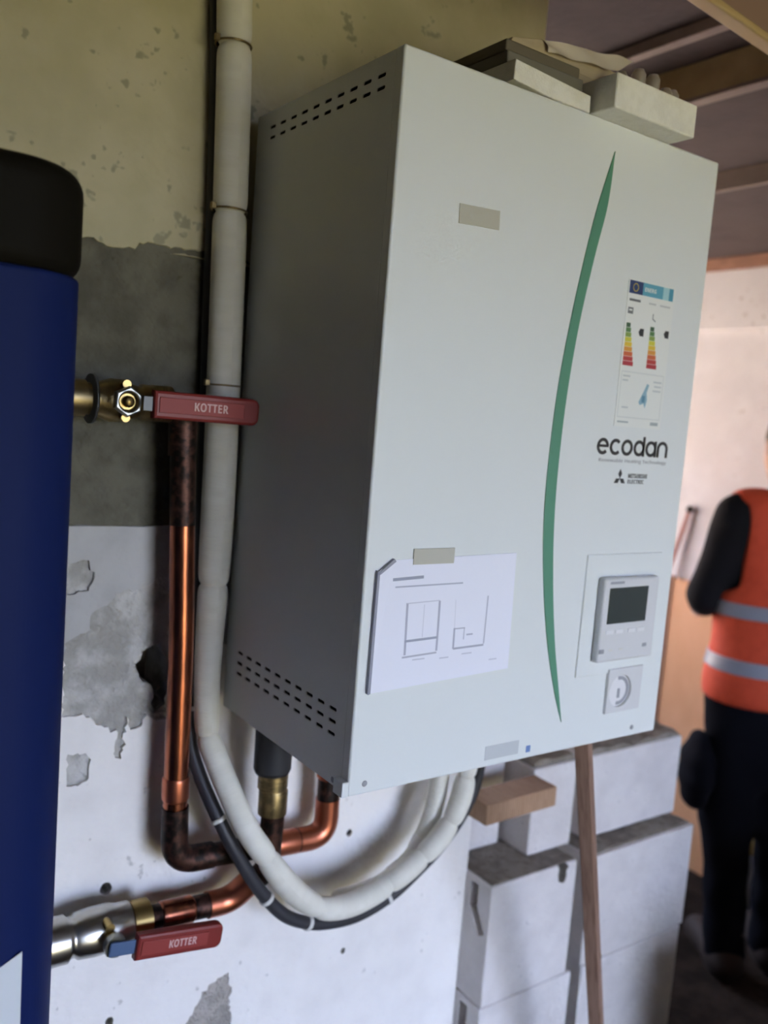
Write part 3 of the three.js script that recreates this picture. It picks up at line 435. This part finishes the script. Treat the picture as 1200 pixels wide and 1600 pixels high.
{
  const y = -0.2755;
  const v = thing('ball_valve', 'lower nickel ball valve with a red lever near the bottom of the tank', 'valve', [-0.175, y, TZ], 'ball valves beside the tank');
  part(v, 'body', spin([[0.018, -0.13], [0.030, -0.128], [0.030, -0.064], [0.0255, -0.060], [0.0255, -0.054], [0.029, -0.05], [0.031, -0.03], [0.031, -0.006], [0.028, 0.004], [0.0275, 0.020], [0.02, 0.022]], [-0.151, y, TZ], [1, 0, 0]), M.nickel, 'polished nickel body');
  part(v, 'inlet', cyl([-0.38, y, TZ + 0.05], [-0.275, y, TZ], 0.0165), M.oldBrass);
  part(v, 'nut', hexnut([-0.117, y - 0.001, TZ], [1, -0.03, 0], 0.0275, 0.021, 0.25), M.brass, 'brass compression nut');
  part(v, 'stem', cyl([-0.166, y + 0.004, TZ + 0.015], [-0.166, y + 0.004, 0.102], 0.0085), M.brass);
  part(v, 'stop_pin', cyl([-0.168, y + 0.02, TZ + 0.014], [-0.168, y + 0.02, TZ + 0.036], 0.006), M.brass);
  part(v, 'stem_nut', hexnut([-0.166, y + 0.0045, 0.104], [0, 0, 1], 0.0150, 0.009, 0.2), M.nutMetal);
  lever(v, -0.143, -0.0225, -0.172, -0.2740, -0.2900, 0.115, true, 'bright red lever sleeve');
}
// ---------------------------------------------------------------- white insulated pipes and the black cable
{
  const path = [[-0.051, 1.149, 0.04], [-0.048, 0.944, 0.04], [-0.043, 0.853, 0.04], [-0.037, 0.672, 0.04], [-0.034, 0.549, 0.04], [-0.032, 0.44, 0.04], [-0.030, 0.312, 0.04], [-0.030, 0.176, 0.04], [-0.032, 0.1, 0.042], [-0.034, 0.03, 0.048], [-0.034, -0.03, 0.06], [-0.029, -0.047, 0.066], [-0.015, -0.095, 0.092], [0.006, -0.149, 0.118], [0.027, -0.181, 0.126], [0.06, -0.227, 0.126], [0.102, -0.272, 0.12], [0.139, -0.298, 0.115], [0.182, -0.309, 0.11], [0.232, -0.307, 0.105], [0.303, -0.28, 0.105], [0.359, -0.237, 0.11], [0.384, -0.189, 0.115], [0.39, -0.142, 0.12], [0.391, 0, 0.12]];
  const c = curve(path), len = c.getLength();
  const nearest = (y, lo, hi) => { let b = lo, e = 9; for (let t = lo; t <= hi; t += 0.0005) { const d = Math.abs(c.getPointAt(t).y - y); if (d < e) { e = d; b = t; } } return b; };
  const p = thing('insulated_pipe', 'thick white insulated pipe running down the wall and looping up under the unit', 'pipe', [-0.045, -0.29, 0.045], 'white insulated pipes under the unit');
  const joints = [0, nearest(0.875, 0, 0.5), nearest(0.67, 0, 0.5), nearest(0.178, 0, 0.75), nearest(-0.028, 0.2, 0.8)];
  joints.push(joints[4] + 0.095, joints[4] + 0.165, joints[4] + 0.235, joints[4] + 0.27, joints[4] + 0.305, joints[4] + 0.345, 1);
  const fat = (t) => 0.0165 + 0.0058 * (1 - step(joints[4] - 0.16, joints[4] + 0.01, t));   // lagging gets thinner towards the loop
  for (let k = 0; k + 1 < joints.length; k++) {              // each sleeve of foam, pinched at its ends
    const a = joints[k], b = joints[k + 1], n = Math.max(8, Math.round((b - a) * len / 0.008)), pts = [];
    for (let i = 0; i <= n; i++) pts.push(c.getPointAt(Math.min(1, a + (b - a) * i / n)));
    const cc = new THREE.CatmullRomCurve3(pts), g = new THREE.TubeGeometry(cc, n * 2, 1, 28, false), q = g.attributes.position, uvs = g.attributes.uv, m = 29;
    for (let i = 0; i < q.count; i++) {
      const s = Math.floor(i / m) / (n * 2), d = Math.min(s, 1 - s) * (b - a) * len, f = fat(a + (b - a) * s) * (1 - 0.2 * Math.exp(-d / 0.0045) + (k > 4 ? 0.07 * Math.sin(s * Math.PI) : 0)), o = cc.getPointAt(s);
      q.setXYZ(i, o.x + (q.getX(i) - o.x) * f, o.y + (q.getY(i) - o.y) * f, o.z + (q.getZ(i) - o.z) * f); uvs.setXY(i, uvs.getX(i) * (b - a) * len, uvs.getY(i) * 0.17);
    }
    g.computeVertexNormals(); part(p, 'foam_sleeve', g, M.foam);
  }
  const p2 = thing('insulated_pipe', 'thinner white insulated pipe dropping from the unit behind the thick white loop', 'pipe', [0.3, -0.3, 0.075], 'white insulated pipes under the unit');
  const sp = [[0.19, -0.312, 0.085], [0.242, -0.322, 0.073], [0.291, -0.312, 0.072], [0.335, -0.282, 0.073], [0.358, -0.235, 0.076], [0.368, -0.19, 0.078], [0.370, -0.15, 0.08], [0.370, 0.0, 0.08]];
  part(p2, 'foam_sleeve', merge([tube(sp, 0.0155, 90, 22), new THREE.SphereGeometry(0.0155, 18, 12).translate(...sp[0])]), M.foam);
  for (const t of [0.14, 0.27, 0.4]) { const cc = curve(sp), a = cc.getPointAt(t), d = cc.getTangentAt(t); part(p2, 'tape_wrap', spin([[0.0155, -0.012], [0.0168, -0.011], [0.0168, 0.011], [0.0155, 0.012]], a.toArray(), d.toArray(), 24), M.film); }
  const k = thing('black_cable', 'black cable tied along the white pipe and under its loop', 'cable', [-0.05, -0.33, 0.03]);
  const kp = [[-0.063, 1.149, 0.0145], [-0.06, 0.934, 0.0145], [-0.055, 0.857, 0.0145], [-0.049, 0.673, 0.0145], [-0.047, 0.549, 0.0145], [-0.044, 0.447, 0.0145], [-0.041, 0.309, 0.0145], [-0.041, 0.17, 0.0145], [-0.044, 0.094, 0.014], [-0.048, 0.022, 0.02], [-0.048, -0.051, 0.038], [-0.037, -0.098, 0.06], [-0.016, -0.156, 0.09], [0.01, -0.205, 0.098], [0.043, -0.256, 0.1], [0.084, -0.302, 0.1], [0.125, -0.326, 0.098], [0.161, -0.338, 0.095], [0.222, -0.345, 0.09], [0.286, -0.332, 0.085], [0.334, -0.304, 0.085], [0.379, -0.265, 0.09], [0.412, -0.21, 0.1], [0.428, -0.162, 0.105], [0.43, 0, 0.11]];
  part(k, 'sheath', tube(kp, 0.0096, 300, 16), M.cable);
  const kc = curve(kp);
  for (const y of [0.875, 0.672, 0.447]) {                   // ties round pipe and cable together
    const a = c.getPointAt(nearest(y, 0, 0.6)), g = new THREE.TorusGeometry(0.0226, 0.0014, 6, 32).rotateX(Math.PI / 2).translate(a.x - 0.001, y, a.z);
    part(k, 'cable_tie', merge([g, box(a.x - 0.029, a.x - 0.0225, y - 0.002, y + 0.006, a.z + 0.002, a.z + 0.008, 0.001)]), M.oldBrass);
  }
  for (const t of [0.545, 0.62, 0.69, 0.735, 0.81]) { const a = kc.getPointAt(t), d = kc.getTangentAt(t); part(k, 'cable_tie', spin([[0.0096, -0.003], [0.0113, -0.0025], [0.0113, 0.0025], [0.0096, 0.003]], a.toArray(), d.toArray(), 20), M.tie, 'pale cable tie'); }
}
// ---------------------------------------------------------------- aerated concrete blocks, lumber, prop
{
  const ev = new Evaluator(); ev.useGroups = false;
  const notch = (x, y, z) => { const parts = [[0.021, 0.05, 0, 0.012, 0.0], [0.018, 0.055, 0.55, -0.026, 0.014]]; return parts.map(([w, h, a, dy, dz]) => { const b = new Brush(new THREE.BoxGeometry(0.05, h, w)); b.position.set(x, y + dy, z + dz); b.rotation.x = -a; b.updateMatrixWorld(); return b; }); };
  function block(label, x0, x1, y0, y1, z0, z1, cut, extra = []) {
    const t = thing('concrete_block', label, 'block', [(x0 + x1) / 2, y0, (z0 + z1) / 2], 'aerated concrete blocks in the pile');
    let g = box(x0, x1, y0, y1, z0, z1, 0.004, 2);
    if (cut) { let b = new Brush(g); b.updateMatrixWorld(); for (const n of notch(x0, (y0 + y1) / 2 + 0.066, z1 * 0.36)) { b = ev.evaluate(b, n, SUBTRACTION); b.updateMatrixWorld(); } g = uvBox(b.geometry); }
    part(t, 'block', g, M.block); for (const [n, e] of extra) part(t, n, e, M.mortar); return t;
  }
  const lump = (x0, x1, y, z0, z1, h, n = 9) => {             // an uneven bed of mortar
    const g = new THREE.BoxGeometry(x1 - x0, h, z1 - z0, n * 2, 1, n).translate((x0 + x1) / 2, y + h / 2, (z0 + z1) / 2), p = g.attributes.position;
    for (let i = 0; i < p.count; i++) if (p.getY(i) > y + h * 0.5) { const x = p.getX(i), z = p.getZ(i); p.setY(i, y + h * (0.55 + 0.45 * Math.sin(x * 61 + z * 40) * Math.sin(z * 77 - x * 23))); }
    g.computeVertexNormals(); return uvBox(g);
  };
  const drip = spin([[0, -0.03], [0.006, -0.028], [0.009, -0.016], [0.0075, -0.004], [0.011, 0.004], [0, 0.006]], [0.70, -0.392, 0.071], [0, 1, 0], 14).scale(1, 1, 1);
  block('pale aerated concrete block at the wall end with a grip notch and a mortar drip', 0.5225, 0.742, -0.6195, -0.388, -0.16, 0.07, true, [['mortar_drip', drip], ['mortar_bed', lump(0.526, 0.74, -0.3885, -0.155, 0.066, 0.004)]]);
  block('pale aerated concrete block right of the wooden prop, under the top row', 0.782, 1.105, -0.6195, -0.394, -0.16, 0.07, false, [['mortar_bed', lump(0.785, 1.10, -0.3945, -0.15, 0.062, 0.008)]]);
  block('aerated concrete block at the bottom left of the pile, below the notched one', 0.5225, 0.76, -0.8535, -0.6225, -0.16, 0.068, true);
  block('shaded aerated concrete block low on the right of the wooden prop', 0.79, 1.10, -0.8535, -0.6225, -0.16, 0.068, false);
  block('aerated concrete block standing on the floor at the wall end', 0.5225, 0.76, -FLOOR, -0.8555, -0.16, 0.068, false);
  block('aerated concrete block standing on the floor right of the prop', 0.79, 1.10, -FLOOR, -0.8555, -0.16, 0.068, false);
  block('dim aerated concrete block deep in the gap behind the timber offcut', 0.524, 0.64, -0.384, -0.215, -0.15, -0.045, false);
  block('narrow aerated concrete block in the top row left of the wooden prop', 0.655, 0.772, -0.385, -0.213, -0.15, 0.02, false, [['mortar_bed', lump(0.66, 0.77, -0.2135, -0.14, 0.012, 0.016)]]);
  block('wide aerated concrete block in the top row below the unit corner', 0.812, 1.10, -0.386, -0.213, -0.15, 0.02, false, [['mortar_bed', lump(0.815, 1.095, -0.2135, -0.145, 0.016, 0.016)]]);
  const cut = box(-0.085, 0.085, -0.0185, 0.0185, -0.03, 0.03, 0.002).rotateZ(0.02).translate(0.566, -0.2405, 0.0515);
  single('timber_offcut', 'short rough timber offcut wedged in front of the narrow top block', 'wood', cut, M.wood);
  const a = V(0.413, -0.0015, 0.33), b = V(0.81, -FLOOR, 0.195), d = b.clone().sub(a), g = uvBox(new RoundedBoxGeometry(0.021, d.length(), 0.021, 2, 0.002)).rotateY(0.5);
  g.applyQuaternion(new THREE.Quaternion().setFromUnitVectors(V(0, -1, 0), d.clone().normalize())).translate((a.x + b.x) / 2, (a.y + b.y) / 2, (a.z + b.z) / 2);
  single('wooden_prop', 'thin brown wooden batten propped under the unit in front of the blocks', 'wooden batten', g, M.lath);
}
// ---------------------------------------------------------------- far side of the room
{
  const t = thing('board_stack', 'low stack of rough building boards lying on the floor at the right of the viewer', 'boards', [1.45, -FLOOR, 0.82]);
  for (let k = 0; k < 7; k++) part(t, 'board', box(0.88 + 0.02 * (k % 2), 1.95 - 0.03 * (k % 3), -FLOOR + k * 0.1, -FLOOR + (k + 1) * 0.1 - 0.002, 0.5 + 0.015 * (k % 2), 1.15, 0.004), M.render);
  const p = thing('bag_pallet', 'tall pallet of grey plaster bags standing at the right of the viewer', 'pallet', [1.38, -FLOOR, 1.62]);
  part(p, 'pallet', box(0.8, 1.95, -FLOOR, -FLOOR + 0.13, 1.3, 1.95, 0.004), M.lath);
  for (let k = 0; k < 7; k++) for (let i = 0; i < 2; i++) part(p, 'bag', box(0.82 + i * 0.565, 1.375 + i * 0.565, -FLOOR + 0.131 + k * 0.115, -FLOOR + 0.244 + k * 0.115, 1.32, 1.93, 0.045, 4), M.patch);
}
{
  const bd = thing('wooden_board', 'tan wooden board with a darker edge standing against the pinkish wall', 'board', [2.38, -FLOOR, -0.6]);
  part(bd, 'face', box(2.362, 2.384, -FLOOR, -0.112, -0.965, -0.2, 0.002), M.board);
  part(bd, 'edge_strip', box(2.357, 2.386, -FLOOR, -0.106, -0.998, -0.965, 0.002), M.boardEdge, 'darker brown edge strip');
  const rp = curve([[2.385, 0.155, -0.945], [2.378, -0.01, -0.982], [2.36, -0.18, -1.018], [2.26, -FLOOR + 0.008, -1.2]]);
  const rod = thing('copper_rod', 'thin reddish rod with a dark tip leaning on the pinkish wall', 'rod', [2.26, -FLOOR, -1.12]);
  part(rod, 'shaft', new THREE.TubeGeometry(rp, 40, 0.008, 12), M.rod); part(rod, 'tip', new THREE.SphereGeometry(0.014, 16, 12).translate(2.385, 0.16, -0.944), M.hair, 'dark tip');
  const pk = thing('ceiling_plank', 'pinkish brown plank with a pale tan lower edge hung across the ceiling at the top right', 'plank', [0.9, 0.98, 0.34]);
  const tilt = (g) => g.translate(-0.55, -0.995, 0).rotateZ(-0.075).translate(0.55, 0.995, 0);
  part(pk, 'face', tilt(box(-0.1, 1.7, 1.004, 1.125, 0.335, 0.35, 0.002)), M.dish);
  part(pk, 'edge', tilt(box(-0.1, 1.7, 0.993, 1.0045, 0.328, 0.353, 0.004)), M.rim, 'pale tan lower edge');
  for (const x of [0.2, 1.3]) part(pk, 'hanger', box(x, x + 0.02, 1.02, C, 0.338, 0.347, 0.001), M.rim);
  const bk = thing('plastic_bucket', 'small white bucket with a yellow cloth seen between the legs of the worker', 'bucket', [2.27, -FLOOR, -0.46]);
  part(bk, 'pail', spin([[0, 0], [0.085, 0], [0.105, 0.24], [0.109, 0.245], [0.109, 0.255], [0.1, 0.255]], [2.27, -FLOOR, -0.46], [0, 1, 0], 28), M.button);
  const cl = new THREE.SphereGeometry(0.1, 20, 12), cp = cl.attributes.position; for (let i = 0; i < cp.count; i++) { const f = 1 + 0.12 * Math.sin(cp.getX(i) * 60) * Math.sin(cp.getZ(i) * 50 + 1); cp.setXYZ(i, 2.27 + cp.getX(i) * f, -FLOOR + 0.265 + cp.getY(i) * 0.55 * f, -0.46 + cp.getZ(i) * f); }
  cl.computeVertexNormals(); part(bk, 'cloth', cl, plain([0.62, 0.45, 0.14], 0.8), 'yellow cloth');
}
// ---------------------------------------------------------------- the worker
{
  const ROOT = [1.93, -FLOOR, -0.306], turn = -0.619;
  const t = thing('person', 'worker seen from behind in an orange vest with grey bands, black sleeves and dark trousers', 'person', ROOT);
  t.rotation.y = turn;
  const seg = (p, a, b, ra, rb) => { const bx = b[0] - a[0], by = b[1] - a[1], bz = b[2] - a[2], px = p[0] - a[0], py = p[1] - a[1], pz = p[2] - a[2], h = Math.max(0, Math.min(1, (px * bx + py * by + pz * bz) / (bx * bx + by * by + bz * bz))); return Math.hypot(px - bx * h, py - by * h, pz - bz * h) - (ra + (rb - ra) * h); };
  const smin = (a, b, k) => { const h = Math.max(0, k - Math.abs(a - b)) / k; return Math.min(a, b) - h * h * k * 0.25; };
  const ell = (p, c, r) => { const x = (p[0] - c[0]) / r[0], y = (p[1] - c[1]) / r[1], z = (p[2] - c[2]) / r[2], l = Math.hypot(x, y, z); return (l - 1) * Math.min(...r); };
  const join = (p, bones, k) => { let d = 9; for (const [a, b, ra, rb] of bones) d = smin(d, seg(p, a, b, ra, rb), k); return d; };
  function surface(f, c, h, res) {                            // the zero level of f in the box c +- h
    const mc = new MarchingCubes(res, M.skin, false, false, 400000); mc.isolation = 0; const half = res / 2;
    for (let z = 0; z < res; z++) for (let y = 0; y < res; y++) for (let x = 0; x < res; x++) mc.field[x + y * res + z * res * res] = -f([c[0] + (x - half) / half * h[0], c[1] + (y - half) / half * h[1], c[2] + (z - half) / half * h[2]]);
    mc.update(); let g = new THREE.BufferGeometry(); g.setAttribute('position', new THREE.BufferAttribute(mc.positionArray.slice(0, mc.count * 3), 3));
    g.scale(...h).translate(...c); g = mergeVertices(g, 1e-5); g.computeVertexNormals();
    const p = g.attributes.position, uv = new Float32Array(p.count * 2); for (let i = 0; i < p.count; i++) { uv[2 * i] = p.getX(i) + p.getZ(i); uv[2 * i + 1] = p.getY(i); } g.setAttribute('uv', new THREE.BufferAttribute(uv, 2)); return g;
  }
  const add = (parent, name, g, m, label) => { const o = shade(new THREE.Mesh(g, m)); o.name = name; if (label) o.userData.label = label; parent.add(o); return o; };
  const X = 0.03;                                            // +x is the right of the picture, +z towards the camera; the worker faces away
  const arm = (s) => ({ sh: [X + s * 0.158, 1.405, 0.0], el: [X + s * 0.205, 1.165, -0.035], wr: [X + s * 0.135, 1.09, -0.26], kn: [X + s * 0.115, 1.06, -0.33] });
  const leg = (s) => s < 0 ? { hip: [X - 0.085, 0.88, 0], knee: [-0.045, 0.48, -0.01], ank: [-0.02, 0.085, 0.03] } : { hip: [X + 0.085, 0.88, 0], knee: [0.135, 0.48, -0.04], ank: [0.145, 0.085, -0.03] };
  const torso = [[[X, 0.95, 0], [X, 1.15, -0.005], 0.125, 0.125], [[X - 0.05, 1.2, 0], [X - 0.08, 1.36, 0], 0.105, 0.085], [[X + 0.05, 1.2, 0], [X + 0.08, 1.36, 0], 0.105, 0.085], [[X - 0.13, 1.40, 0], [X + 0.13, 1.40, 0], 0.058, 0.058]];
  const squash = (p) => [p[0], p[1], (p[2]) * 1.3];
  const head = (p) => { let d = ell(p, [X, 1.635, -0.035], [0.075, 0.108, 0.093]); d = smin(d, ell(p, [X, 1.585, -0.07], [0.055, 0.06, 0.055]), 0.04); d = smin(d, ell(p, [X, 1.612, -0.132], [0.012, 0.022, 0.016]), 0.02); for (const s of [-1, 1]) d = smin(d, ell(p, [X + s * 0.079, 1.622, -0.025], [0.011, 0.03, 0.018]), 0.012); return smin(d, seg(p, [X, 1.42, -0.005], [X, 1.58, -0.03], 0.062, 0.056), 0.04); };
  const bodyF = (p) => {
    let d = join(squash(p), torso, 0.08);
    for (const s of [-1, 1]) { const a = arm(s), l = leg(s); d = smin(d, join(p, [[a.sh, a.el, 0.047, 0.038], [a.el, a.wr, 0.038, 0.027]], 0.03), 0.04); d = smin(d, join(p, [[l.hip, l.knee, 0.085, 0.056], [l.knee, l.ank, 0.054, 0.037]], 0.04), 0.06); }
    return smin(d, head(p), 0.03);
  };
  const handF = (s) => (p) => { const a = arm(s), w = a.wr; let d = join(p, [[w, [w[0] - s * 0.004, w[1] - 0.004, w[2] - 0.02], 0.024, 0.026]], 0.02); d = smin(d, ell(p, [w[0] - s * 0.01, w[1] - 0.01, w[2] - 0.06], [0.016, 0.042, 0.048]), 0.02);
    [[0.03, 0.092], [0.011, 0.1], [-0.009, 0.096], [-0.028, 0.08]].forEach(([dy, l]) => { const b = [w[0] - s * 0.012, w[1] - 0.01 + dy, w[2] - 0.095], m = [b[0] - s * 0.012, b[1] - 0.004, b[2] - l * 0.42], e = [m[0] - s * 0.028, m[1] - 0.006, m[2] - l * 0.12]; d = smin(d, join(p, [[b, m, 0.0092, 0.0085], [m, e, 0.0085, 0.0075]], 0.006), 0.008); });
    return smin(d, join(p, [[[w[0] - s * 0.01, w[1] + 0.025, w[2] - 0.035], [w[0] - s * 0.03, w[1] + 0.045, w[2] - 0.075], 0.012, 0.010], [[w[0] - s * 0.03, w[1] + 0.045, w[2] - 0.075], [w[0] - s * 0.045, w[1] + 0.04, w[2] - 0.1], 0.010, 0.008]], 0.008), 0.012); };
  const body = add(t, 'body', merge([surface(bodyF, [X, 0.88, -0.06], [0.36, 0.9, 0.28], 104), ...[-1, 1].map((s) => { const w = arm(s).wr; return surface(handF(s), [w[0], w[1], w[2] - 0.06], [0.09, 0.09, 0.11], 60); })]), M.skin);
  for (const s of [-1, 1]) { add(body, 'eye', new THREE.SphereGeometry(0.011, 12, 10).translate(X + s * 0.03, 1.64, -0.118), M.button); }
  add(body, 'mouth', new THREE.SphereGeometry(0.02, 14, 8).scale(1, 0.25, 0.4).translate(X, 1.572, -0.122), plain([0.35, 0.12, 0.1], 0.6));
  add(t, 'hair', surface((p) => Math.max(ell(p, [X, 1.648, -0.022], [0.085, 0.108, 0.1]), -(p[1] - 1.60 + (p[2] + 0.03) * -0.55), p[2] < -0.09 ? 1.675 - p[1] : -1), [X, 1.66, -0.02], [0.11, 0.13, 0.13], 48), M.hair, 'short dark hair');
  const shirtF = (p) => {
    let d = join(squash(p), torso, 0.08) - 0.012;
    for (const s of [-1, 1]) { const a = arm(s), w = [a.el[0] * 0.45 + a.wr[0] * 0.55, a.el[1] * 0.45 + a.wr[1] * 0.55, a.el[2] * 0.45 + a.wr[2] * 0.55]; d = smin(d, join(p, [[a.sh, a.el, 0.064, 0.056], [a.el, w, 0.054, 0.05]], 0.03), 0.04); }
    d += 0.0012 * Math.sin(p[1] * 45 + p[0] * 30) * Math.sin(p[2] * 30 + p[0] * 20);
    return Math.max(smin(d, seg(p, [X, 1.42, -0.005], [X, 1.475, -0.015], 0.07, 0.066), 0.03), 0.9 - p[1], p[1] - 1.5);
  };
  add(t, 'shirt', surface(shirtF, [X, 1.2, -0.05], [0.32, 0.34, 0.26], 84), M.black, 'black sweater');
  const trF = (p) => {
    let d = join(squash(p), [[[X - 0.04, 0.97, 0], [X - 0.06, 0.86, 0.01], 0.103, 0.104], [[X + 0.04, 0.97, 0], [X + 0.06, 0.86, 0.01], 0.103, 0.104]], 0.06);
    for (const s of [-1, 1]) { const l = leg(s), e = [l.ank[0], l.ank[1] - 0.02, l.ank[2]]; d = smin(d, join(p, [[l.hip, l.knee, 0.094, 0.074], [l.knee, e, 0.07, 0.06]], 0.05), 0.07); }
    d = smin(d, ell(p, [X, 0.72, 0.01], [0.07, 0.1, 0.09]), 0.05);
    return Math.max(d + 0.002 * Math.sin(p[1] * 45 + Math.sin(p[0] * 30) * 2), p[1] - 1.02, 0.05 - p[1]);
  };
  const tr = add(t, 'trousers', surface(trF, [X, 0.53, 0], [0.27, 0.52, 0.22], 92), M.navy, 'dark work trousers');
  const pkF = (p) => Math.max(ell(p, [-0.165, 0.635, 0.02], [0.05, 0.12, 0.085]) + 0.002 * Math.sin(p[1] * 90), -1);
  add(tr, 'pocket', surface(pkF, [-0.16, 0.635, 0.02], [0.08, 0.15, 0.11], 40), M.navy, 'bulging side pocket');
  const vF = (off) => (p) => {
    let d = join(squash(p), torso, 0.08) - 0.026 - off; const fl = Math.max(0, 1.2 - p[1]) * 0.18; d -= fl;
    d = smin(d, join(p, [[[X - 0.125, 1.425, 0], [X + 0.125, 1.425, 0], 0.06 + off, 0.06 + off]], 0.03), 0.03);
    d += 0.005 * Math.sin(p[0] * 34 + p[1] * 9) * Math.max(0, 1.35 - p[1]);
    const sideX = Math.abs(p[0] - X), hole = Math.hypot((p[1] - 1.33) / 0.15, p[2] / 0.10) - 1;      // arm openings and neck opening
    d = Math.max(d, sideX > 0.15 ? -hole * 0.1 : -1, -(seg(p, [X, 1.5, -0.02], [X, 1.6, -0.03], 0.085, 0.09)), 0.865 - p[1]);
    return d;
  };
  const vest = add(t, 'vest', surface(vF(0), [X, 1.18, 0], [0.28, 0.36, 0.24], 96), M.vest, 'orange-red safety vest');
  for (const y of [1.143, 0.98]) add(vest, 'reflective_band', surface((p) => Math.max(vF(0.004)(p), -vF(-0.006)(p), Math.abs(p[1] - y) - 0.021), [X, y, 0], [0.28, 0.045, 0.24], 84), M.band, 'grey reflective band');
  for (const s of [-1, 1]) {
    const a = leg(s).ank; add(t, 'boot', surface((p) => { let d = join(p, [[[a[0], 0.045, a[2] + 0.03], [a[0] + s * 0.02, 0.04, a[2] - 0.17], 0.045, 0.04], [[a[0], 0.05, a[2]], [a[0], 0.14, a[2]], 0.05, 0.052]], 0.04); return Math.max(d, 0.002 - p[1]); }, [a[0], 0.08, a[2] - 0.06], [0.1, 0.1, 0.2], 56), M.boot, 'brown boot');
  }
}
renderer.render(scene, camera);
